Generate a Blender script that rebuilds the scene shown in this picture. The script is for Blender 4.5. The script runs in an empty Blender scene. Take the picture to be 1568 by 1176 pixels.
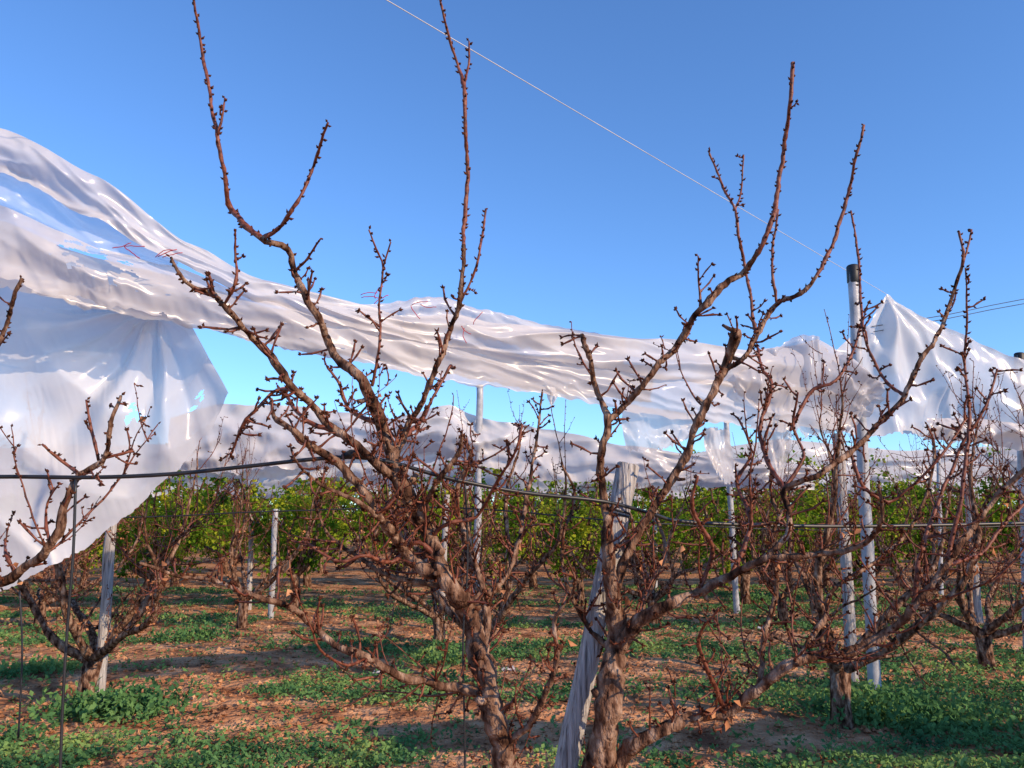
import bpy, math, random
from mathutils import Vector, noise
random.seed(7)
R=random.random
U=random.uniform
# ------------------------------------------------------------------ camera / image pixels to world
F=1207.0; CX=784.0; CY=588.0; PITCH=math.radians(9.96); CAMZ=1.7
cp,sp=math.cos(PITCH),math.sin(PITCH)
def P(x,y,Y):  # x, y are image pixels, Y a chosen depth
    """world position of an image pixel unprojected at an assumed ground distance Y"""
    u=(x-CX)/F; v=(CY-y)/F
    s=Y/(cp-v*sp)
    return Vector((u*s,Y,CAMZ+(sp+v*cp)*s))
def G(x,y):  # image pixel projected onto the flat ground
    u=(x-CX)/F; v=(CY-y)/F
    s=-CAMZ/(sp+v*cp)
    return Vector((u*s,(cp-v*sp)*s,0))
sc=bpy.context.scene
cam=bpy.data.objects.new("camera",bpy.data.cameras.new("camera"))
sc.collection.objects.link(cam); sc.camera=cam
cam.location=(0,0,CAMZ); cam.rotation_euler=(math.pi/2+PITCH,0,0)
cam.data.sensor_fit='HORIZONTAL'; cam.data.angle=2*math.atan(CX/F)
cam.data.clip_end=5000; cam.data.clip_start=0.05
# ------------------------------------------------------------------ light
EL=math.radians(26); AZ=math.radians(54)   # low sun behind the camera, to the right
w=bpy.data.worlds.new("World"); sc.world=w; w.use_nodes=True
nt=w.node_tree
bg=nt.nodes["Background"]
sky=nt.nodes.new("ShaderNodeTexSky"); sky.sky_type='NISHITA'; sky.sun_disc=False
sky.sun_elevation=EL; sky.sun_rotation=math.pi-AZ
sky.air_density=1.0; sky.dust_density=0.0; sky.ozone_density=2.5
mul=nt.nodes.new("ShaderNodeMix"); mul.data_type='RGBA'; mul.blend_type='MULTIPLY'; mul.inputs[0].default_value=1.0
mul.inputs[7].default_value=(0.98,1.40,1.92,1)
nt.links.new(sky.outputs[0],mul.inputs[6]); nt.links.new(mul.outputs[2],bg.inputs[0]); bg.inputs[1].default_value=0.128
sd=bpy.data.lights.new("sun","SUN"); so=bpy.data.objects.new("sun",sd); sc.collection.objects.link(so)
sd.energy=5.0; sd.angle=math.radians(0.5); sd.color=(1.0,0.75,0.49)
to_sun=Vector((math.sin(AZ)*math.cos(EL),-math.cos(AZ)*math.cos(EL),math.sin(EL)))
so.rotation_euler=to_sun.to_track_quat('Z','Y').to_euler(); so.location=(5,-5,10)
sc.view_settings.view_transform='Standard'; sc.view_settings.look='None'; sc.view_settings.exposure=0
# ------------------------------------------------------------------ materials
def mat(name,cols,scale=5,rough=0.85,bump=0.0,bscale=40,stretch=(1,1,1),detail=3,spec=0.0,transl=0.0,bdist=0.01,pos=(0.3,0.7)):
    m=bpy.data.materials.new(name); m.use_nodes=True; n=m.node_tree; L=n.links
    b=n.nodes["Principled BSDF"]; out=n.nodes["Material Output"]
    tc=n.nodes.new("ShaderNodeTexCoord"); mp=n.nodes.new("ShaderNodeMapping"); mp.inputs['Scale'].default_value=stretch
    L.new(tc.outputs['Object'],mp.inputs[0])
    nz=n.nodes.new("ShaderNodeTexNoise"); nz.inputs['Scale'].default_value=scale; nz.inputs['Detail'].default_value=detail
    L.new(mp.outputs[0],nz.inputs['Vector'])
    cr=n.nodes.new("ShaderNodeValToRGB"); L.new(nz.outputs['Fac'],cr.inputs[0])
    e=cr.color_ramp.elements
    while len(e)<len(cols): e.new(0.5)
    for i,c in enumerate(cols):
        e[i].position=pos[0]+(pos[1]-pos[0])*i/(len(cols)-1); e[i].color=(*c,1)
    if spec<=0.0:
        n.nodes.remove(b); b=n.nodes.new("ShaderNodeBsdfDiffuse"); L.new(cr.outputs[0],b.inputs['Color']); L.new(b.outputs[0],out.inputs[0])
    else:
        L.new(cr.outputs[0],b.inputs['Base Color'])
        b.inputs['Roughness'].default_value=rough; b.inputs['Specular IOR Level'].default_value=spec
    if bump>0:
        n2=n.nodes.new("ShaderNodeTexNoise"); n2.inputs['Scale'].default_value=bscale; n2.inputs['Detail'].default_value=3
        L.new(mp.outputs[0],n2.inputs['Vector'])
        bp=n.nodes.new("ShaderNodeBump"); bp.inputs['Strength'].default_value=bump; bp.inputs['Distance'].default_value=bdist
        L.new(n2.outputs['Fac'],bp.inputs['Height']); L.new(bp.outputs[0],b.inputs['Normal'])
    if transl>0:
        t=n.nodes.new("ShaderNodeBsdfTranslucent"); L.new(cr.outputs[0],t.inputs[0])
        mx=n.nodes.new("ShaderNodeMixShader"); mx.inputs[0].default_value=transl
        L.new(b.outputs[0],mx.inputs[1]); L.new(t.outputs[0],mx.inputs[2]); L.new(mx.outputs[0],out.inputs[0])
    return m
M_bark=mat("bark",[(0.025,0.014,0.011),(0.115,0.058,0.038),(0.26,0.155,0.105),(0.42,0.29,0.215)],scale=26,bump=1.0,bscale=60,stretch=(1,1,0.45),bdist=0.024,detail=5,pos=(.33,.68))
M_twig=mat("twig_bark",[(0.055,0.016,0.010),(0.18,0.052,0.029),(0.30,0.115,0.07)],scale=45,bump=0.4,bscale=90,rough=0.5,spec=0.3,bdist=0.005)
M_bud=mat("bud",[(0.04,0.016,0.011),(0.13,0.048,0.028)],scale=30)
M_dead=mat("dry_leaf",[(0.18,0.065,0.032),(0.42,0.18,0.085),(0.60,0.31,0.16)],scale=9)
M_green=mat("green_leaf",[(0.045,0.12,0.013),(0.17,0.30,0.024),(0.56,0.58,0.05)],scale=1.8,transl=0.4,pos=(.32,.67))
M_weed=mat("weed_leaf",[(0.05,0.13,0.055),(0.12,0.26,0.09),(0.29,0.41,0.12)],scale=1.3,transl=0.25)
M_wood=mat("weathered_wood",[(0.09,0.08,0.075),(0.38,0.35,0.34),(0.50,0.47,0.45),(0.62,0.58,0.56)],scale=11,stretch=(7,7,0.4),bump=1.0,bscale=15,bdist=0.02,detail=5)
M_conc=mat("galvanised_post",[(0.28,0.29,0.31),(0.50,0.50,0.53)],scale=9,bump=0.25,bscale=40,spec=.5,rough=.4)
M_cap=mat("black_plastic",[(0.015,0.015,0.016),(0.03,0.03,0.032)],rough=0.5,spec=0.4)
M_pipe=mat("drip_pipe_plastic",[(0.012,0.012,0.014),(0.03,0.03,0.034)],rough=0.4,spec=0.5)
M_wire=mat("galvanised_wire",[(0.5,0.5,0.52),(0.7,0.7,0.7)])
M_dwire=mat("dark_wire",[(0.06,0.07,0.09),(0.1,0.11,0.13)])
M_red=mat("red_twine",[(0.45,0.03,0.04),(0.6,0.05,0.06)])
def plastic(name,base=(0.84,0.80,0.78),tr=(0.0,0.0),tl=0.45,sc1=1.0,rough=.24):
    m=bpy.data.materials.new(name); m.use_nodes=True; n=m.node_tree; L=n.links
    b=n.nodes["Principled BSDF"]; out=n.nodes["Material Output"]
    tc=n.nodes.new("ShaderNodeTexCoord")
    nz=n.nodes.new("ShaderNodeTexNoise"); nz.inputs['Scale'].default_value=sc1; nz.inputs['Detail'].default_value=5; nz.inputs['Distortion'].default_value=.8; L.new(tc.outputs['Object'],nz.inputs['Vector'])
    cr=n.nodes.new("ShaderNodeValToRGB"); L.new(nz.outputs['Fac'],cr.inputs[0])
    e=cr.color_ramp.elements; e[0].position=0.32; e[0].color=(base[0]*0.80,base[1]*0.80,base[2]*0.83,1); e[1].position=0.6; e[1].color=(*base,1)
    L.new(cr.outputs[0],b.inputs['Base Color']); b.inputs['Roughness'].default_value=rough; b.inputs['Specular IOR Level'].default_value=0.65
    vo=n.nodes.new("ShaderNodeTexNoise"); vo.noise_type='RIDGED_MULTIFRACTAL'
    vo.inputs['Scale'].default_value=2.2; vo.inputs['Detail'].default_value=3; vo.inputs['Distortion'].default_value=.8
    L.new(tc.outputs['Object'],vo.inputs['Vector'])
    bp=n.nodes.new("ShaderNodeBump"); bp.inputs['Strength'].default_value=0.35; bp.inputs['Distance'].default_value=0.035
    L.new(vo.outputs['Fac'],bp.inputs['Height']); L.new(bp.outputs[0],b.inputs['Normal'])
    t=n.nodes.new("ShaderNodeBsdfTranslucent"); L.new(cr.outputs[0],t.inputs[0])
    mx=n.nodes.new("ShaderNodeMixShader"); mx.inputs[0].default_value=tl
    L.new(b.outputs[0],mx.inputs[1]); L.new(t.outputs[0],mx.inputs[2])
    if tr[1]>0:
        tp=n.nodes.new("ShaderNodeBsdfTransparent"); m2=n.nodes.new("ShaderNodeMixShader")
        mr=n.nodes.new("ShaderNodeMapRange"); mr.inputs[1].default_value=.62; mr.inputs[2].default_value=.35; mr.inputs[3].default_value=tr[0]; mr.inputs[4].default_value=tr[1]
        L.new(nz.outputs['Fac'],mr.inputs[0]); L.new(mr.outputs[0],m2.inputs[0])
        L.new(mx.outputs[0],m2.inputs[1]); L.new(tp.outputs[0],m2.inputs[2]); L.new(m2.outputs[0],out.inputs[0])
    else: L.new(mx.outputs[0],out.inputs[0])
    return m
M_pl=plastic("plastic_film",tr=(0.04,.36),tl=.45)
M_pl0=plastic("plastic_film_folded",tl=0.38)
M_plu=plastic("plastic_film_double",tl=0.42,tr=(.0,.22))
M_pl2=plastic("plastic_film_thin",base=(0.84,0.83,0.83),tr=(.02,.17),tl=0.42)
M_pl3=plastic("plastic_film_single_layer",base=(0.70,0.75,0.85),tr=(.30,.55),tl=0.5)
# ------------------------------------------------------------------ mesh accumulators
class MB:
    def __init__(s): s.v=[]; s.f=[]; s.m=[]
    def tube(s,pts,rad,mi,sides=6,cap=True):
        n=len(pts)
        if n<2: return
        base=len(s.v)
        t=(pts[1]-pts[0]).normalized()
        a=Vector((0,0,1)) if abs(t.z)<0.9 else Vector((1,0,0))
        nx=t.cross(a).normalized()
        for i in range(n):
            if i==0: t=pts[1]-pts[0]
            elif i==n-1: t=pts[-1]-pts[-2]
            else: t=pts[i+1]-pts[i-1]
            if t.length<1e-9: t=Vector((0,0,1))
            t.normalize()
            nx=(nx-t*nx.dot(t))
            if nx.length<1e-6: nx=t.orthogonal()
            nx.normalize(); ny=t.cross(nx)
            for k in range(sides):
                an=2*math.pi*k/sides
                rr=rad[i]
                if rr>0.016: rr*=1+.20*noise.noise(Vector((math.cos(an)*1.6,math.sin(an)*1.6,i*.25+base*.01)))
                s.v.append(pts[i]+(nx*math.cos(an)+ny*math.sin(an))*rr)
        for i in range(n-1):
            for k in range(sides):
                k2=(k+1)%sides
                s.f.append((base+i*sides+k,base+i*sides+k2,base+(i+1)*sides+k2,base+(i+1)*sides+k)); s.m.append(mi)
        if cap:
            s.f.append(tuple(base+(n-1)*sides+k for k in range(sides))); s.m.append(mi)
            s.f.append(tuple(base+sides-1-k for k in range(sides))); s.m.append(mi)
    def bud(s,p,d,l,r,mi):
        d=d.normalized(); a=d.orthogonal().normalized(); b=d.cross(a); o=len(s.v)
        s.v.append(p)
        for k in range(4):
            an=k*math.pi/2; s.v.append(p+d*l*0.4+(a*math.cos(an)+b*math.sin(an))*r)
        s.v.append(p+d*l)
        for k in range(4):
            k2=(k+1)%4
            s.f.append((o,o+1+k2,o+1+k)); s.f.append((o+1+k,o+1+k2,o+5)); s.m+= [mi,mi]
    def leaf(s,p,d,l,wd,mi,curl=0.25):
        d=d.normalized(); a=d.cross(rv()).normalized(); up=a.cross(d); o=len(s.v)
        s.v+= [p, p+d*l*0.5+a*wd+up*l*curl, p+d*l, p+d*l*0.5-a*wd+up*l*curl]
        s.f+= [(o,o+1,o+2),(o,o+2,o+3)]; s.m+= [mi,mi]
    def mesh(s,name,mats,smooth=True):
        me=bpy.data.meshes.new(name); me.from_pydata([tuple(x) for x in s.v],[],s.f)
        for m in mats: me.materials.append(m)
        me.polygons.foreach_set("material_index",s.m)
        me.polygons.foreach_set("use_smooth",[smooth]*len(s.f))
        me.update(); return me
    def obj(s,name,mats,smooth=True):
        return link(name,s.mesh(name,mats,smooth))
def link(name,me,loc=(0,0,0),rz=0,s=1,parent=None):
    o=bpy.data.objects.new(name,me); sc.collection.objects.link(o); o.location=loc; o.rotation_euler=(0,0,rz)
    o.scale=(s,s,s) if not isinstance(s,tuple) else s
    if parent: o.parent=parent
    return o
def rv():
    while True:
        v=Vector((U(-1,1),U(-1,1),U(-1,1)))
        if 0.05<v.length<1: return v.normalized()
def gh(x,y): return 0.06*noise.noise(Vector((x*0.45,y*0.45,0)))+0.035*noise.noise(Vector((x*2.2,y*2.2,4)))
def cr(pts,step):
    out=[]; n=len(pts)
    for i in range(n-1):
        p0=pts[max(i-1,0)]; p1=pts[i]; p2=pts[i+1]; p3=pts[min(i+2,n-1)]
        k=max(1,int((p2[0]-p1[0]).length/step))
        for j in range(k):
            t=j/k
            q=[0.5*((2*p1[c])+(p2[c]-p0[c])*t+(2*p0[c]-5*p1[c]+4*p2[c]-p3[c])*t*t+(3*p1[c]-p0[c]-3*p2[c]+p3[c])*t**3) for c in (0,1)]
            out.append(q)
    out.append(list(pts[-1])); return out
BM=[M_bark,M_twig,M_bud,M_dead]
def spur(mb,p,d,l,r=0.003,n=4,bs=1.0):
    q=p; dd=(d*1.0+Vector((0,0,0.35))).normalized(); pts=[q]; rr=[r*1.5]
    k=3
    for i in range(k):
        dd=(dd+rv()*0.35+Vector((0,0,0.15))).normalized(); q=q+dd*l/k; pts.append(q); rr.append(r*(1.25 if i%2 else 0.85))
        if R()<0.8: mb.bud(q,(dd*0.5+rv()).normalized(),U(.010,.019)*bs,U(.0035,.0055)*bs,2)
    mb.tube(pts,rr,1,4,cap=False)
    for i in range(n): mb.bud(q,(dd+rv()*0.8).normalized(),U(.011,.020)*bs,U(.004,.006)*bs,2)
def twig(mb,p,d,l,r,buds=True,up=0.10,wob=0.16,sub=True,leaf=0.0,step=0.04,bs=1.0,sp=.30):
    n=max(2,int(l/step)); q=p.copy(); pts=[q.copy()]; rr=[r]
    d=d.normalized()
    for i in range(n):
        d=(d+rv()*wob+Vector((0,0,up))).normalized(); q=q+d*step; t=(i+1)/n
        pts.append(q.copy()); rr.append(r*(1-0.6*t)*U(0.85,1.2))
        if buds:
            mb.bud(q,(d*0.6+rv()).normalized(),U(.010,.018)*bs,U(.0035,.0055)*bs,2)
            if R()<sp: spur(mb,q,rv(),U(.02,.06),0.0024,2,bs)
        if leaf and R()<leaf: mb.leaf(q,rv()+Vector((0,0,-0.5)),U(.025,.045),U(.008,.014),3)
        if sub and R()<0.14 and l>0.25: twig(mb,q,(d+rv()*0.9),l*U(.3,.6),r*0.65,buds,up,wob,False,leaf,step,bs)
    mb.tube(pts,rr,1 if r<0.009 else 0,4 if r<0.006 else 6)
# ------------------------------------------------------------------ front trees (traced)
def front_tree(name,branches,zlo=0.75,zhi=2.55,dens=1.0):
    mb=MB(); allp=[]
    for bi,(pts,d0,d1) in enumerate(branches):
        n=len(pts); wp=[]
        if d0 is None:
            best=min(allp,key=lambda a:(a[1]-pts[0][0])**2+(a[2]-pts[0][1])**2); d0=best[3]
            if d1 is None: d1=d0
        cum=[0]
        for a,b in zip(pts,pts[1:]): cum.append(cum[-1]+math.hypot(a[0]-b[0],a[1]-b[1]))
        wd=6
        for i,p in enumerate(pts):
            x,y=p[0],p[1]; wd=p[2] if len(p)>2 else wd*0.93
            t=cum[i]/cum[-1]; D=d0+(d1-d0)*t+0.05*math.sin(i*1.7+bi)*min(1,i)
            k=0.72+0.08*min(1,max(0,(wd-8)/22))
            wp.append((P(x,y,D),wd*k/2/F*D*1.04))
            allp.append((0,x,y,D))
            if i<n-1:
                for j in range(1,5):
                    tt=j/5; allp.append((0,x+(pts[i+1][0]-x)*tt,y+(pts[i+1][1]-y)*tt,D+(d1-d0)*(cum[i+1]-cum[i])/cum[-1]*tt))
        s=cr(wp,0.02)
        P_=[];R_=[]
        for i,(q,r) in enumerate(s):
            q=Vector(q); r=max(r,0.0024)
            nzv=noise.noise(q*14)*0.2+noise.noise(q*38)*0.26
            R_.append(r*(1+nzv+(0.2*(i%2) if r<0.010 else 0)))
            P_.append(q+Vector((noise.noise(q*9),noise.noise(q*9+Vector((7,0,0))),noise.noise(q*9+Vector((0,9,0)))))*min(0.016,r*1.0)+rv()*min(.0028,r*.22))
        rm=max(R_)
        mb.tube(P_,R_,0 if rm>0.0125 else 1,12 if rm>0.03 else 7)
        for i in range(1,len(P_)):
            q=P_[i]; r=R_[i]; tdir=(P_[i]-P_[i-1]).normalized()
            side=rv(); side=(side-tdir*side.dot(tdir)).normalized()
            z=q.z
            if r<0.014 and R()<0.95: mb.bud(q+side*r*0.6,(side+tdir*0.8).normalized(),U(.012,.023),U(.0044,.0068),2)
            if r<0.014 and R()<0.03: spur(mb,q,side,U(.02,.04),0.003,3)
            if r<0.024 and zlo<z<zhi+0.1 and R()<0.32*dens: spur(mb,q,side,U(.04,.10),0.0034,5)
            if r>=0.010 and zlo<z<zhi and R()<0.32*dens: spur(mb,q,side,U(.06,.14),0.004,6)
            if r>=0.008 and zlo<z<zhi-0.25 and R()<0.055*dens: twig(mb,q,side+tdir*0.4,U(.12,.35),U(.0035,.005),leaf=0.02 if z<2 else 0)
            if r>=0.008 and z<zhi-0.8 and R()<0.05*dens: twig(mb,q,side+tdir*0.4+Vector((0,0,.3)),U(.3,.7),U(.0035,.0055),leaf=0.06)
            if r>=0.016 and R()<0.08:
                mb.tube([q,q+side*(r+U(.006,.02)),q+side*(r+U(.02,.045))+tdir*0.01],[r*0.6,r*0.45,r*0.3],0,6)
            if z<1.6 and R()<0.05:
                for k in range(3): mb.leaf(q+side*r+rv()*.05,rv(),U(.025,.045),U(.008,.015),3)
    me=mb.mesh(name,BM)
    for p in me.polygons:
        if p.material_index==0 and p.center.z>2.75: p.material_index=1
    return link(name,me)
A=[
 ([(800,1330,50),(792,1240,46),(770,1150,42),(748,1065,40),(732,1000,38),(716,945,36),(692,902,32),(672,862,29),(657,822,27),(640,782,26),(612,742,28),(600,700,27),(585,652,25),(570,612,24),(548,577,21),(516,551,17),(500,520,15),(485,487,15),(468,455,14),(452,420,14),(441,385,14),(407,370,12),(376,345,12),(355,320,11),(348,290,9),(335,220,8),(320,140,7),(308,70,6),(296,0,5),(290,-50,4)],3.1,2.75),
 ([(400,366,10),(425,350,8),(445,325,8),(465,293,7),(480,255,6),(490,222,6),(502,188,5)],None,2.6),
 ([(333,208,5),(338,185,5),(345,150,4)],None,2.8),
 ([(612,742,20),(560,692,17),(512,660,15),(482,630,14),(452,597,15),(430,566,16),(411,536,17),(385,516,13),(362,492,12),(342,466,11),(322,450,11),(296,441,8),(276,420,7),(262,394,5)],None,2.55),
 ([(345,465,6),(362,430,6),(360,390,5),(360,352,4)],None,2.5),
 ([(676,880,26),(650,872,24),(620,845,21),(592,802,20),(562,762,18),(530,722,18),(492,692,16),(455,668,14),(432,652,12),(418,632,8),(415,612,5)],None,2.6),
 ([(600,700,18),(622,656,12),(650,605,11),(665,565,11),(682,528,12),(690,502,11),(703,460,10),(710,400,9),(712,330,9),(715,260,8),(713,190,8),(710,132,9),(700,100,6),(688,60,6),(676,10,5),(670,-30,4)],None,2.9),
 ([(710,132,6),(717,100,5),(718,62,3)],None,2.95),
 ([(703,465,6),(720,432,5),(733,390,5),(740,350,5),(744,320,4)],None,3.0),
 ([(570,590,7),(582,525,5),(580,470,5),(587,410,4),(576,380,4),(565,352,3)],None,2.9),
 ([(587,410,4),(598,370,3)],None,2.95),
 ([(452,415,6),(470,395,5),(492,365,4)],None,2.7),
 ([(748,1065,20),(690,1052,17),(620,1035,15),(560,1010,15),(512,985,13),(480,960,12),(440,930,11),(390,910,10),(330,890,8),(270,880,7),(215,862,5)],None,2.5),
 ([(735,1010,16),(745,960,14),(740,900,13),(722,850,12),(705,800,11),(700,750,9),(720,700,7),(712,672,5)],None,3.4),
 ([(716,945,16),(760,900,13),(785,860,11),(800,800,9),(812,730,7),(825,650,5),(830,600,4)],None,3.7),
 ([(640,782,14),(668,740,11),(690,712,9),(702,690,9),(708,665,5)],None,2.8),
 ([(592,802,12),(548,770,9),(500,748,7),(465,720,5),(450,700,4)],None,2.4),
 ([(585,652,11),(556,640,9),(530,618,8),(520,590,6),(500,560,5)],None,3.2),
 ([(600,690,10),(648,640,7),(668,600,6),(690,560,5)],None,3.3),
 ([(452,597,8),(420,600,6),(395,625,6),(372,650,6),(352,700,4)],None,2.9),
 ([(692,902,14),(640,890,11),(590,880,9),(545,850,8),(505,820,6),(480,770,4)],None,3.4),
 ([(770,1150,16),(820,1090,13),(850,1020,10),(850,950,8),(880,900,6),(870,860,4)],None,2.7),
 ([(512,660,9),(470,645,8),(440,610,7),(425,590,5)],None,3.0),
 ([(657,822,10),(690,800,8),(730,790,7),(760,740,6),(790,690,5),(800,650,4)],None,2.7),
 ([(672,862,12),(640,830,9),(600,860,8),(560,850,7),(520,860,6),(470,830,5)],None,2.8),
]
front_tree("apricot_tree",A,dens=1.1)
B=[
 ([(885,1340,54),(900,1230,50),(918,1150,46),(932,1070,44),(942,1000,42),(944,955,34),(936,885,24),(931,822,21),(925,762,18),(921,722,17),(925,682,15),(928,642,14),(916,602,11),(905,562,10),(896,532,10),(889,512,9)],3.2,3.1),
 ([(928,645,13),(955,622,12),(985,590,13),(1010,556,13),(1035,530,12),(1060,490,13),(1090,456,16),(1112,435,15),(1140,414,12),(1160,385,11),(1180,340,10),(1193,280,9),(1203,210,9),(1211,150,8),(1215,97,8)],None,2.9),
 ([(940,930,18),(952,862,17),(980,805,16),(1020,752,16),(1045,702,16),(1065,652,16),(1090,600,16),(1110,562,17),(1120,532,19),(1122,508,22)],None,3.3),
 ([(1112,565,12),(1140,548,10),(1160,512,10),(1190,466,11),(1225,450,9),(1255,415,8),(1280,360,7),(1300,290,7),(1312,240,6),(1322,192,5)],None,3.3),
 ([(1190,466,6),(1183,420,6),(1185,370,5),(1192,320,4)],None,3.4),
 ([(1158,510,7),(1148,450,6),(1140,400,6),(1131,360,6),(1125,322,6),(1105,282,5),(1085,230,4)],None,3.5),
 ([(1125,322,4),(1135,290,4),(1138,238,3)],None,3.5),
 ([(1072,470,6),(1070,430,4),(1069,392,3)],None,2.95),
 ([(942,1000,30),(980,952,24),(1020,927,21),(1070,905,19),(1120,880,17),(1170,856,15),(1230,850,13),(1290,842,11),(1330,825,9),(1350,790,7),(1345,740,5)],None,2.7),
 ([(918,1190,30),(1000,1122,25),(1060,1100,22),(1112,1090,20),(1160,1056,20),(1215,1015,18),(1290,1000,17),(1350,975,16),(1400,930,15),(1450,862,13),(1500,795,12),(1545,740,10),(1600,690,8)],None,2.9),
 ([(1170,856,12),(1205,820,12),(1208,780,12),(1200,745,13),(1250,727,12),(1300,692,11),(1342,655,11),(1385,605,11),(1410,552,9),(1440,505,8),(1462,440,7),(1476,400,6),(1468,355,4)],None,3.2),
 ([(1476,400,4),(1488,352,4)],None,3.2),
 ([(1200,745,9),(1172,700,8),(1165,650,8),(1182,592,7),(1166,560,6),(1160,530,5)],None,3.4),
 ([(1385,605,7),(1352,580,6),(1325,520,5),(1318,450,5),(1314,390,5),(1303,322,4)],None,3.5),
 ([(1210,660,6),(1240,602,7),(1280,582,6),(1306,540,5),(1320,490,4)],None,3.3),
 ([(1450,862,8),(1475,740,7),(1485,640,6),(1478,560,5),(1480,480,4),(1478,410,3)],None,3.1),
 ([(1400,930,9),(1410,850,8),(1440,760,7),(1470,690,6),(1510,620,5),(1528,565,4)],None,3.2),
 ([(1120,880,10),(1150,800,8),(1130,740,7),(1150,690,5),(1130,640,4)],None,3.3),
 ([(1160,1056,12),(1170,980,10),(1190,900,9),(1180,830,7),(1200,780,5)],None,3.3),
 ([(1070,905,10),(1090,840,8),(1060,780,7),(1070,730,5)],None,2.9),
 ([(980,952,13),(1000,880,10),(1020,840,8),(1000,780,6)],None,3.5),
 ([(1215,1015,12),(1262,950,10),(1280,900,8),(1340,860,7),(1400,800,6),(1430,700,5),(1420,650,4)],None,3.6),
 ([(1110,1090,10),(1090,1040,8),(1070,980,6),(1100,930,5)],None,2.7),
 ([(1300,692,7),(1320,740,7),(1360,770,6),(1400,740,5),(1440,700,5),(1480,640,4)],None,3.0),
 ([(1200,745,8),(1230,700,6),(1215,650,5),(1222,600,4)],None,3.0),
 ([(1450,862,8),(1500,850,7),(1540,800,6),(1580,760,5)],None,3.3),
 ([(942,1000,14),(900,960,9),(870,900,8),(860,830,6),(880,760,5),(860,710,4)],None,3.5),
]
front_tree("apricot_tree",B,dens=.85)
C=[
 ([(-330,1330,50),(-310,1150,42),(-220,1010,34),(-120,940,28),(-40,905,24),(25,880,18),(78,832,16),(100,772,14),(125,727,13),(158,702,10),(168,655,8),(185,607,5)],3.0,2.9),
 ([(125,727,8),(98,708,7),(65,680,5)],None,3.0),
 ([(150,705,6),(140,660,6),(131,612,4)],None,3.0),
 ([(158,702,6),(205,692,5)],None,3.0),
 ([(25,880,7),(10,850,6),(8,828,4)],None,3.0),
 ([(78,832,7),(70,800,6),(72,770,4),(92,740,3)],None,2.9),
 ([(-310,1150,30),(-300,900,24),(-180,740,18),(-80,620,12),(-10,540,9),(12,495,8),(22,455,7),(36,425,7)],None,3.1),
 ([(-300,900,20),(-380,700,14),(-420,500,9),(-400,350,6)],None,3.0),
]
front_tree("apricot_tree",C,dens=.45)
# ------------------------------------------------------------------ procedural bare trees
def bare_tree(seed,h=3.0,spread=1.5,leafy=0.10,det=1.0):
    random.seed(seed); mb=MB()
    th=U(.40,.6); pts=[Vector((0,0,-.1)),Vector((U(-.03,.03),0,th*.4)),Vector((U(-.06,.06),U(-.05,.05),th))]
    mb.tube(pts,[.11,.085,.09],0,9)
    nl=random.choice([5,6,6]); a0=U(0,6)
    for i in range(nl):
        an=a0+i*2*math.pi/nl+U(-.3,.3); L=U(.85,1.15)*h*0.95
        d=Vector((math.cos(an),math.sin(an),U(.45,1.0))).normalized(); q=pts[-1]-Vector((0,0,.05)); step=.08; n=int(L/step)
        lp=[q.copy()]; lr=[.05]
        for k in range(n):
            t=(k+1)/n
            rad=math.hypot(q.x,q.y)
            d=(d+rv()*.2+Vector((0,0,.03+ .10*max(0,rad/spread-.35)))).normalized(); q=q+d*step
            if q.z>h*.93: break
            r=.044*(1-t)**1.1+.0045; lp.append(q.copy()); lr.append(r*U(.85,1.18))
            if t>.10 and R()<.36*det:
                s2=(rv()+d*.5+Vector((0,0,.3))).normalized()
                L2=U(.35,1.0)*(1-.4*t); p2=q.copy(); dd=s2; bp=[p2.copy()]; br=[max(r*.42,.006)]
                m=int(L2/.07)
                for j in range(m):
                    dd=(dd+rv()*.24+Vector((0,0,.09))).normalized(); p2=p2+dd*.07; bp.append(p2.copy()); br.append(br[0]*(1-.6*(j+1)/m))
                    if R()<.42*det: twig(mb,p2,rv()*.8+dd*.6+Vector((0,0,.6)),U(.12,.5),.0036,buds=True,sub=False,leaf=leafy if p2.z<h*.6 else 0,step=.06,bs=1.1,sp=.15)
                    if R()<.5*det: spur(mb,p2,rv(),U(.04,.1),.003,2,1.15)
                    if p2.z<h*.6 and R()<leafy:
                        for _ in range(4): mb.leaf(p2+rv()*.06,rv()+Vector((0,0,-.4)),U(.03,.055),U(.012,.018),3)
                mb.tube(bp,br,0 if br[0]>.012 else 1,5)
            if R()<.35*det: spur(mb,q,rv(),U(.05,.12),.0035,3,1.2)
            if R()<.25*det: twig(mb,q,rv()+d+Vector((0,0,.3)),U(.15,.6),.0038,leaf=leafy if q.z<h*.6 else 0,step=.06,bs=1.1,sp=.15)
            if t>.5 and R()<.10: twig(mb,q,rv()*.35+Vector((0,0,1)),U(.5,.9),.0055,step=.06,bs=1.1,sub=False,sp=.08,wob=.07)
        mb.tube(lp,lr,0,7)
        twig(mb,lp[-1],d+Vector((0,0,.6)),U(.4,.8),.006,leaf=0,step=.05,bs=1.1,wob=.08,sp=.1)
    return mb.mesh("bare_tree_mesh",BM)
T=[bare_tree(s,h=hh,leafy=lf) for s,hh,lf in ((11,2.7,.14),(12,3.0,.10),(13,2.8,.13),(14,2.7,.11))]
random.seed(99)
def place(me,g,rz,s=1.0): link("apricot_tree",me,(g[0],g[1],gh(g[0],g[1])),rz,s)
place(T[0],G(130,1085),0.3,0.95)
place(T[1],G(1290,1112),2.0,0.98)
place(T[2],G(738,1045),1.0,1.0)
place(T[3],G(1512,1022),2.6,1.0)
place(T[2],G(-330,1090),4.0)
place(T[1],G(1900,1130),4.4)
place(T[3],(4.0,4.3),1.3,0.97)
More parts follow.
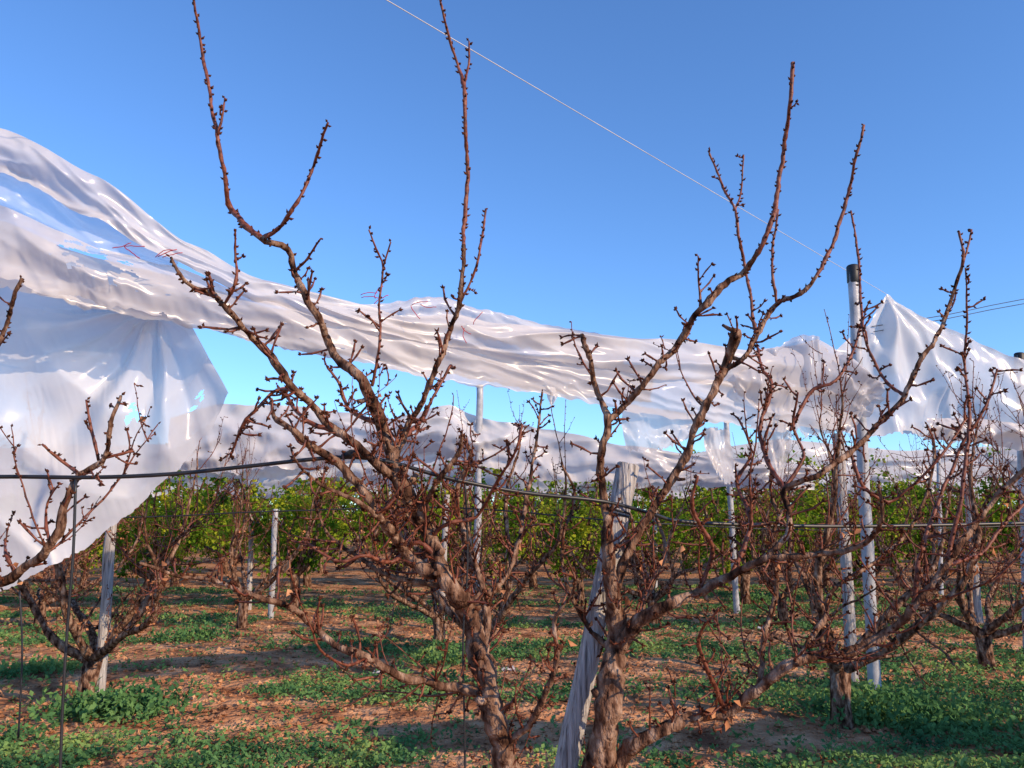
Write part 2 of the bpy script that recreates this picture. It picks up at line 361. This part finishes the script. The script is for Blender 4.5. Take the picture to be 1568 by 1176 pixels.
for x,y,k in ((370,962,1),(672,985,3),(1000,960,0),(1200,955,2),(60,965,3),(-250,965,0),(1420,965,1),(1700,965,0)):
    place(T[k],G(x,y),U(0,6),U(.92,1.02))
for X,Y,k in ((-3.6,-2.9,0),(-0.6,-3.4,1),(3.3,-3.2,2),(6.9,-3.2,3),(7.0,3.2,1),(10.0,3.2,0)):
    place(T[k],(X,Y),U(0,6),.85)
# ------------------------------------------------------------------ leafy trees (rows further back)
def leafy_tree(seed,h=2.9,rad=1.5,n=4000):
    random.seed(seed); mb=MB(); 
    mb.tube([Vector((0,0,-.1)),Vector((.03,0,.3)),Vector((0,.03,.6))],[.11,.085,.09],0,7)
    cl=[]
    for i in range(7):
        an=i*.9+U(-.3,.3); q=Vector((0,0,.55)); d=Vector((math.cos(an),math.sin(an),U(.35,1.3))).normalized(); pts=[q.copy()]; rr=[.05]
        for k in range(13):
            d=(d+rv()*.2+Vector((0,0,.09))).normalized(); q=q+d*.18; pts.append(q.copy()); rr.append(.05*(1-k/13.5)+.006)
            if k>1:
                e=q+ (rv()+Vector((0,0,.15))).normalized()*U(.3,.75); mb.tube([q,(q+e)/2+rv()*.06,e],[.012,.009,.004],1,4)
                if R()<.6: cl.append(e)
                if R()<.5: cl.append((q+e)/2)
            if q.z>h: break
        mb.tube(pts,rr,0,5)
        twig(mb,pts[-1],Vector((0,0,1))+rv()*.3,U(.3,.8),.007,buds=False)
    for _ in range(n):
        c=random.choice(cl)
        if R()<max(0,(c.z-h*.88))*1.3: continue
        p=c+rv()*abs(random.gauss(0,.16))
        if p.z<.4: continue
        mb.leaf(p,rv()+Vector((0,0,-.3)),U(.06,.11),U(.024,.042),3)
    return mb.mesh("leafy_tree_mesh",[M_bark,M_twig,M_bud,M_green])
LT=[leafy_tree(s) for s in (21,22,23,24)]
random.seed(5)
for row,(Y,h) in enumerate(((16.6,1.05),(21.5,1.08),(27,1.12),(34,1.2))):
    X=-0.75*Y-3+U(0,2)
    while X<0.75*Y+4:
        if not(row==0 and X>2 and R()<.3):
            link("leafy_apricot_tree",LT[int(R()*4)],(X,Y+U(-.4,.4),0),U(0,6),h*U(.84,1.1))
        X+=U(2.4,3.5)
random.seed(3)
mb=MB()
for i in range(14000):
    Y=U(42,56); X=U(-65,65); z=U(.3,4.6)*(.9+.35*noise.noise(Vector((X*.25,Y*.2,0))))
    mb.leaf(Vector((X,Y,z)),rv(),U(.35,.7),U(.15,.28),0)
mb.obj("distant_orchard_trees",[M_green])
# ------------------------------------------------------------------ ground
def lines(lo,hi,dn0,dn1,st):
    a=[];x=dn0
    while x<dn1: a.append(x); x+=st
    a.append(dn1); k=st
    x=dn1
    while x<hi: k*=1.5; x=min(hi,x+k); a.append(x)
    x=dn0;k=st;b=[]
    while x>lo: k*=1.5; x=max(lo,x-k); b.append(x)
    return b[::-1]+a
gx=lines(-1500,1500,-12,12,.11); gy=lines(-1500,1500,1.5,20,.10)
vs=[(x,y,gh(x,y)*(1 if abs(x)<60 and abs(y)<60 else 0)) for y in gy for x in gx]
nx=len(gx); fs=[(j*nx+i,j*nx+i+1,(j+1)*nx+i+1,(j+1)*nx+i) for j in range(len(gy)-1) for i in range(nx-1)]
me=bpy.data.meshes.new("ground"); me.from_pydata(vs,[],fs); me.polygons.foreach_set("use_smooth",[True]*len(fs))
M_soil=mat("soil",[(0.19,0.08,0.042),(0.48,0.23,0.115),(0.66,0.37,0.20)],scale=2.2,detail=9,bump=1.0,bscale=11,bdist=0.11,pos=(.34,.66))
me.materials.append(M_soil); link("ground",me)
def weedmask(x,y):
    r=math.sin((y+x*0.12)*2*math.pi/2.7+0.6)
    v=noise.noise(Vector((x*.35,y*.6,1)))*1.4+noise.noise(Vector((x*1.6,y*2.2,8)))*.9+.5*r-.08
    if y<6.6: v+= -0.28 if x<0.2 else 0.3
    if x>1.5: v+=.25
    if x<-3 and y<6.5: v+=.6
    return v
random.seed(31)
mb=MB(); md=MB()
cnt=0
while cnt<38000:
    t=R(); Y=3.6+ (t**1.4)*18; X=U(-.85,.85)*Y
    v=weedmask(X,Y)
    if R()>(.045 if v<.0 else .22+v): continue
    cnt+=1; z=gh(X,Y); b=Vector((X,Y,z)); sz=U(.45,1.15)*(1+.04*Y)
    for k in range(4):
        an=U(0,6.28); d=Vector((math.cos(an),math.sin(an),U(.1,.9)))
        mb.leaf(b+rv()*.03+Vector((0,0,.01+U(0,.035))),d,U(.025,.055)*sz,U(.008,.015)*sz,0,.12)
for (px,py,n,hh) in ((170,1100,260,.28),(1360,1100,420,.30),(300,975,120,.22),(1150,925,150,.25),(685,1010,110,.2),(1440,1110,180,.14),(60,1030,100,.15)):
    g=G(px,py)
    for i in range(n):
        q=g+Vector((random.gauss(0,.28),random.gauss(0,.2),0)); q.z=gh(q.x,q.y)
        H=U(.3,1)*hh; d=Vector((U(-.5,.5),U(-.5,.5),1)).normalized()
        for k in range(7):
            mb.leaf(q+d*H*(k+1)/7,rv()+Vector((0,0,.4)),U(.04,.08),U(.012,.024),0,.1)
mb.obj("weeds",[M_weed])
for i in range(9000):
    t=R(); Y=3.8+(t**1.4)*16; X=U(-.85,.85)*Y
    md.leaf(Vector((X,Y,gh(X,Y)+.010)),Vector((U(-1,1),U(-1,1),U(-.1,.3))),U(.02,.04),U(.007,.014),0,.1)
md.obj("fallen_leaves",[M_dead])
mc=MB()
for i in range(12000):
    t=R(); Y=3.8+(t**1.5)*13; X=U(-.8,.8)*Y; r=U(.008,.035)
    p=Vector((X,Y,gh(X,Y)-r*.3)); mc.bud(p,Vector((U(-.3,.3),U(-.3,.3),1)),r*1.6,r*U(.8,1.3),0)
mc.obj("soil_clods",[M_soil],smooth=False)
# ------------------------------------------------------------------ plastic sheets
def samp(poly,t):
    cum=[0]
    for a,b in zip(poly,poly[1:]): cum.append(cum[-1]+math.hypot(a[0]-b[0],a[1]-b[1]))
    s=t*cum[-1]
    for i in range(len(poly)-1):
        if s<=cum[i+1] or i==len(poly)-2:
            k=(s-cum[i])/max(1e-6,cum[i+1]-cum[i]); k=min(1,max(0,k)); k2=k*k*(3-2*k)*.35+k*.65
            return poly[i][0]+(poly[i+1][0]-poly[i][0])*k,poly[i][1]+(poly[i+1][1]-poly[i][1])*k2
def sheet(name,top,bot,Yf,nu=200,nv=40,amp=.10,fu=3,fv=3,seed=0,m=None,hole=None,rag=.02,lean=0.0,conv=0.0,parent=None,radial=None,crum=.15,slant=0.0,sharp=.5):
    """slack film hung between two edges: broad soft folds and a few long creases"""
    vs=[];mask=[]
    for i in range(nu+1):
        u=i/nu; a=samp(top,u); b=samp(bot,u)
        A_=P(a[0],a[1],Yf(a[0])); B_=P(b[0],b[1],Yf(b[0])+lean)
        for j in range(nv+1):
            v=j/nv
            e0=rag*noise.noise(Vector((u*30,seed,1)))
            e1=rag*2.0*noise.noise(Vector((u*35,seed,5)))+rag*noise.noise(Vector((u*130,seed,5)))
            q=A_.lerp(B_,v+(1-v)*e0*.6+v*e1)
            vv=v+slant*u
            wv=.4*noise.noise(Vector((u*fu*1.2,v*1.5,seed+30)))
            n1=noise.noise(Vector((u*fu,vv*fv,seed)))
            n2=noise.noise(Vector((u*fu*1.5,vv*fv*2.2+wv,seed+9)))
            n4=math.sqrt(.0009+noise.noise(Vector((u*fu*1.3+v*.6+wv,vv*fv*1.5+wv,seed+5)))**2)
            n5=math.sqrt(.0006+noise.noise(Vector((u*fu*2.6-v*1.8+wv,vv*fv*1.1-wv,seed+15)))**2)
            n3=noise.noise(Vector((u*fu*8,vv*fv*3.5,seed+3)))
            off=amp*(1.1*n1+.45*n2+sharp*2*n4+sharp*1.4*n5+crum*n3)
            if radial:
                rx,ry,ra,rk=radial; X_=a[0]+(b[0]-a[0])*v; Y_=a[1]+(b[1]-a[1])*v
                ang=math.atan2(Y_-ry,X_-rx); rr=math.hypot(Y_-ry,X_-rx)
                off+=ra*(noise.noise(Vector((ang*rk,seed,rr*.003))))*min(1,rr/60)*max(.25,1-rr/500)
            off-=conv*math.sin(math.pi*min(1,max(0,v)))
            q.y+=off; q.x-=off*.2
            vs.append(q); mask.append(hole(u,v) if hole else False)
    fs=[]
    for i in range(nu):
        for j in range(nv):
            a=i*(nv+1)+j
            if mask[a]: continue
            fs.append((a,a+1,a+nv+2,a+nv+1))
    me=bpy.data.meshes.new(name); me.from_pydata([tuple(v) for v in vs],[],fs); me.polygons.foreach_set("use_smooth",[True]*len(fs))
    me.materials.append(m or M_pl); return link(name,me,parent=parent)
def empty(name):
    o=bpy.data.objects.new(name,None); sc.collection.objects.link(o); return o
def Ymain(x): return 1/(1/4.2+(1/7.7-1/4.2)*x/1300.0)
E=empty("plastic_rain_cover")
def hole1(u,v):
    n=noise.noise(Vector((u*55,v*9,3)))+.5*noise.noise(Vector((u*140,v*24,3)))
    d=math.hypot((u-.318)/.035,(v-.3)/.35)
    return d+n*.9<.6 or (n>.80)
topA=[(-420,30),(-200,110),(0,188),(150,272),(280,362),(400,425),(560,466),(620,480),(700,478),(760,495),(850,502),(1020,516),(1150,535),(1215,528),(1255,518),(1300,545),(1350,590)]
botA=[(-420,130),(-200,190),(0,258),(150,335),(250,392),(400,462),(560,508),(700,530),(850,552),(1020,580),(1200,600),(1290,610),(1350,600)]
topC=[(-420,240),(-200,290),(0,315),(150,375),(250,398),(400,455),(560,500),(700,524),(850,546),(1020,574),(1200,592),(1290,602),(1345,598)]
botC=[(-420,330),(-200,385),(0,428),(150,460),(290,490),(400,522),(500,545),(700,585),(850,606),(960,630),(1060,642),(1200,660),(1215,655),(1290,657),(1345,605)]
sheet("upper_roll",topA,botA,Ymain,nu=460,nv=40,amp=.10,fu=8,fv=1.1,seed=1,rag=.03,conv=.04,parent=E,m=M_plu,slant=2.2,sharp=.45,crum=.06)
sheet("lower_roll",topC,botC,lambda x:Ymain(x)+.02,nu=460,nv=40,amp=.11,fu=8,fv=1.2,seed=2,hole=hole1,rag=.06,conv=.02,parent=E,m=M_pl,slant=-1.6,sharp=.45,crum=.06)
sheet("single_layer",[(-420,115),(-200,175),(0,245),(150,325),(270,395)],[(-420,260),(-200,310),(0,335),(150,392),(270,410)],lambda x:Ymain(x)+.1,nu=160,nv=20,amp=.07,fu=3,fv=2,seed=4,m=M_pl3,rag=.02,parent=E)
sheet("inner_fold",[(-420,250),(0,335),(130,390),(250,420),(420,470),(600,500),(800,540),(1000,560)],[(-420,350),(0,440),(150,472),(290,496),(480,540),(700,576),(860,600),(1000,615)],lambda x:Ymain(x)+.25,nu=240,nv=24,amp=.08,fu=5,fv=2,seed=5,m=M_pl2,rag=.06,parent=E)
sheet("torn_fold",[(545,466),(600,462),(640,455),(680,453),(740,474),(850,498),(960,518)],[(545,500),(620,505),(680,500),(760,520),(860,545),(960,560)],lambda x:Ymain(x)+.12,nu=120,nv=16,amp=.07,fu=3,fv=2,seed=8,rag=.09,parent=E)
def hole2(u,v):
    n=noise.noise(Vector((u*26,v*22,2)))+.5*noise.noise(Vector((u*60,v*50,2)))
    return (math.hypot((u-.80)/.04,(v-.62)/.08)+n<.3) or (math.hypot((u-.93)/.04,(v-.75)/.10)+n<.2)
sheet("hanging_curtain",[(-420,340),(-200,380),(0,418),(60,428),(180,455),(288,488)],[(-420,1010),(-200,950),(-60,930),(0,905),(110,850),(185,790),(262,722),(322,650),(350,602)],lambda x:Ymain(x)+.35+max(0,(350-x))*.0006,nu=240,nv=110,amp=.12,fu=2.0,fv=1.4,seed=12,m=M_pl2,hole=hole2,rag=.008,radial=(240,470,.16,4),parent=E,crum=.03)
sheet("torn_flap",[(950,615),(1000,625),(1070,635)],[(962,688),(1010,690),(1064,668)],lambda x:Ymain(x)+.1,nu=40,nv=26,amp=.06,fu=2,fv=1.5,seed=14,rag=.08,parent=E)
sheet("torn_flap",[(1078,655),(1100,655),(1118,660)],[(1088,715),(1110,742),(1130,738)],lambda x:Ymain(x)+.2,nu=24,nv=26,amp=.05,fu=2,fv=1.5,seed=16,rag=.1,parent=E)
sheet("torn_flap",[(1165,640),(1215,650)],[(1175,720),(1200,735)],lambda x:Ymain(x)+.2,nu=24,nv=26,amp=.05,fu=2,fv=1.5,seed=17,rag=.1,parent=E)
sheet("torn_flap",[(835,590),(860,596)],[(842,618),(846,622)],lambda x:Ymain(x)+.05,nu=12,nv=16,amp=.03,fu=2,fv=1.5,seed=18,rag=.1,parent=E)
sheet("end_bunch",[(1130,545),(1200,528),(1225,512),(1258,516),(1300,548),(1345,575)],[(1130,600),(1190,645),(1250,664),(1290,660),(1320,655),(1350,620)],lambda x:Ymain(x)-.12,nu=120,nv=50,amp=.20,fu=3,fv=1.5,seed=21,rag=.05,parent=E,crum=.12,radial=(1245,505,.28,3))
E2=empty("plastic_rain_cover")
sheet("peaked_film",[(1270,540),(1325,500),(1360,450),(1400,470),(1440,490),(1500,520),(1568,548),(1700,590),(1900,620)],[(1270,655),(1320,668),(1380,664),(1440,668),(1500,674),(1568,684),(1620,690),(1760,700),(1900,710)],lambda x:10.2+(x-1360)*.001,nu=240,nv=60,amp=.22,fu=4,fv=1.2,seed=31,rag=.02,radial=(1360,450,.25,3),parent=E2,m=M_pl2)
sheet("rolled_hem",[(1420,640),(1500,640),(1568,648),(1700,660)],[(1420,672),(1500,676),(1568,690),(1700,705)],lambda x:10.0,nu=120,nv=16,amp=.10,fu=5,fv=1.2,seed=33,rag=.04,conv=.1,parent=E2,m=M_pl0)
E3=empty("plastic_rain_cover")
sheet("film",[(260,640),(330,618),(450,620),(600,640),(690,618),(745,640),(850,655),(960,682),(1100,700),(1250,712)],[(260,722),(330,722),(450,716),(600,690),(650,690),(740,715),(850,735),(960,738),(1100,745),(1250,750)],lambda x:13.6,nu=300,nv=36,amp=.24,fu=6,fv=1.4,seed=41,rag=.05,parent=E3,conv=.1,slant=2,m=M_pl0)
sheet("hanging_film",[(280,665),(450,660),(620,668),(700,660)],[(280,728),(420,735),(560,728),(700,700)],lambda x:13.9,nu=150,nv=24,amp=.2,fu=3,fv=2.2,seed=43,rag=.04,parent=E3,m=M_pl2)
E4=empty("plastic_rain_cover")
sheet("film",[(-300,690),(260,680),(420,668),(700,672),(830,700),(1000,702),(1200,672),(1400,690),(1568,680),(1900,690)],[(-300,750),(260,742),(420,744),(700,745),(830,752),(1000,750),(1200,728),(1400,740),(1568,728),(1900,740)],lambda x:20.5,nu=400,nv=24,amp=.25,fu=8,fv=1.3,seed=51,rag=.08,parent=E4,conv=.2,slant=3,m=M_pl0)
E5=empty("plastic_rain_cover")
sheet("film",[(-300,712),(700,706),(1000,715),(1900,705)],[(-300,764),(700,762),(1000,765),(1900,760)],lambda x:31,nu=300,nv=14,amp=.3,fu=14,fv=1.4,seed=61,rag=.06,parent=E5,conv=.2,m=M_pl0)
# unseen film added over the near row, right of view, to shade the ground
E6=empty("plastic_rain_cover")  # parent of the added shade film only
vs=[];nu_,nv_=120,14
for i in range(nu_+1):
    for j in range(nv_+1):
        u=i/nu_;v=j/nv_
        vs.append((4.3+u*11,2.5+v*(.9+.5*noise.noise(Vector((u*7,0,3)))),3.35+.25*noise.noise(Vector((u*8,v*2,5)))-abs(v-.5)*.5))
fs=[(i*(nv_+1)+j,i*(nv_+1)+j+1,(i+1)*(nv_+1)+j+1,(i+1)*(nv_+1)+j) for i in range(nu_) for j in range(nv_)]
me=bpy.data.meshes.new("added_shade_film"); me.from_pydata(vs,[],fs); me.polygons.foreach_set("use_smooth",[True]*len(fs)); me.materials.append(M_pl0); link("added_shade_film",me,parent=E6)
# ------------------------------------------------------------------ posts
def post(name,top,base,r,m,cap=False,sides=12,tie=False):
    mb=MB(); ax=top-base; n=24; pts=[];rr=[]
    for i in range(n+1):
        t=i/n; q=base+ax*t; pts.append(q+Vector((noise.noise(q*2),noise.noise(q*2+Vector((5,0,0))),0))*r*.2); rr.append(r*(1+.08*noise.noise(q*5))*(1.05-.08*t))
    pts.append(pts[-1]+ax.normalized()*r*.15); rr.append(rr[-1]*.82)
    mb.tube(pts,rr,0,sides)
    if cap:
        d=ax.normalized(); c=pts[-1]
        mb.tube([c-d*.17,c-d*.16,c+d*.02,c+d*.035],[r*1.05,r*1.16,r*1.14,r*.9],1,sides)
    if tie:
        d=ax.normalized()
        for k in (.20,.215): mb.tube([pts[-1]-d*(k+.006),pts[-1]-d*(k-.002)],[r*1.09,r*1.09],1,sides)
    o=mb.obj(name,[m,M_cap]); return o
def sp_(tx,ty,bx,by,Y,r,m,name,**k):
    b=P(bx,by,Y); t=P(tx,ty,Y)
    k0=(b.z-(-.3))/(t.z-b.z); b=b-(t-b)*k0
    post(name,t,b,r,m,**k)
sp_(1305,412,1340,1062,8.35,.058,M_conc,"metal_post",cap=True)
sp_(735,590,729,900,13.7,.06,M_conc,"metal_post",cap=False)
sp_(1112,645,1127,925,15.5,.055,M_conc,"metal_post")
sp_(1561,545,1572,900,11.0,.06,M_conc,"metal_post",cap=True)
sp_(818,700,817,880,22,.07,M_conc,"metal_post")
sp_(1003,695,1003,860,21,.06,M_conc,"metal_post")
sp_(1283,665,1300,950,8.9,.06,M_wood,"wooden_post")
sp_(172,792,150,1078,7.75,.05,M_wood,"wooden_post")
sp_(386,785,382,900,16,.05,M_wood,"wooden_post")
sp_(684,758,676,940,13.2,.05,M_wood,"wooden_post")
sp_(1480,735,1492,870,14,.06,M_wood,"wooden_post")
sp_(422,780,415,940,14.5,.05,M_conc,"metal_post")
sp_(1437,690,1440,860,19,.05,M_conc,"metal_post")
sp_(240,800,236,920,19,.06,M_conc,"metal_post")
sp_(962,712,862,1190,3.3,.045,M_wood,"wooden_post",tie=True)
# ------------------------------------------------------------------ wires, pipes
def line(name,pts,r,m,sag=0.0,sides=6,step=.06):
    w_=cr([(p,r) for p in pts],step); mb=MB(); n=len(w_)
    q=[Vector(a)+Vector((0,0,-sag*4*(i/n)*(1-i/n))) for i,(a,b) in enumerate(w_)]
    mb.tube(q,[r]*n,0,sides); return mb.obj(name,[m])
a=P(1357,450,10.2); b=P(575,-10,4.1)
line("support_cable",[b+(b-a)*.6,b,a],.003,M_wire,step=.5)
line("support_cable",[P(1335,500,10.1),P(1450,482,10.8),P(1568,458,11.4),P(1800,420,13)],.006,M_dwire,step=.5)
line("support_cable",[P(1338,508,10.1),P(1450,488,10.8),P(1568,465,11.4),P(1800,428,13)],.006,M_dwire,step=.5)
line("drip_irrigation_pipe",[P(-400,745,2.9),P(-150,735,2.9),P(0,730,2.9),P(140,731,2.9),P(260,726,2.9),P(380,714,2.9),P(480,703,2.88),P(545,700,2.86),P(600,708,2.9),P(690,733,2.95),P(800,754,3.05),P(925,768,3.15),P(1000,787,3.3),P(1060,800,3.4),P(1300,806,3.6),P(1620,800,3.8)],.0075,M_pipe,sides=8)
line("drip_irrigation_pipe",[P(116,732,2.9),P(112,850,2.9),P(104,950,2.9),P(96,1080,2.9),P(90,1250,2.9)],.005,M_pipe)
line("drip_irrigation_pipe",[P(712,735,2.97),P(716,860,3.0),P(709,980,3.0),P(711,1100,3.0),P(713,1250,3.0)],.004,M_pipe)
line("drip_irrigation_pipe",[P(-200,775,7.6),P(160,792,7.7),P(420,783,7.9),P(700,778,8.2),P(980,800,8.5),P(1290,812,8.8),P(1700,800,9)],.008,M_pipe)
line("drip_irrigation_pipe",[P(30,905,4.4),P(34,1000,4.4),P(28,1130,4.4)],.005,M_pipe)
mb=MB(); c=P(545,700,2.86)
mb.tube([c+Vector((-.05,0,.0)),c+Vector((-.02,0,.012)),c+Vector((.03,0,.01)),c+Vector((.055,0,-.002))],[.011,.016,.015,.010],0,8); mb.obj("pipe_tie",[M_cap])
random.seed(4)
mb=MB()
for (x,y,n) in ((560,458,4),(180,380,3),(235,398,3),(640,470,3),(720,495,3)):
    for k in range(n):
        q=P(x+U(-15,15),y+U(-8,8),Ymain(x)-.16); d=rv(); d.y*=.3; pts=[q]
        for i in range(6): d=(d+rv()*.4+Vector((.25,0,-.05))).normalized(); d.y*=.4; q=q+d*.02; pts.append(q)
        mb.tube(pts,[.0025]*7,0,4)
mb.obj("red_twine",[M_red])
for (px,py) in ((780,1022),(584,1036),(1170,968)):
    g=G(px,py); vs=[];n=8
    for i in range(n):
        for j in range(n):
            vs.append((g.x+(i/n-.5)*.18+.02*noise.noise(Vector((i,j,px))),g.y+(j/n-.5)*.14,gh(g.x,g.y)+.04+.05*noise.noise(Vector((i*.5,j*.5,px)))))
    fs=[(i*n+j,i*n+j+1,(i+1)*n+j+1,(i+1)*n+j) for i in range(n-1) for j in range(n-1)]
    me=bpy.data.meshes.new("film_scrap"); me.from_pydata(vs,[],fs); me.materials.append(M_pl0); link("plastic_scrap",me)
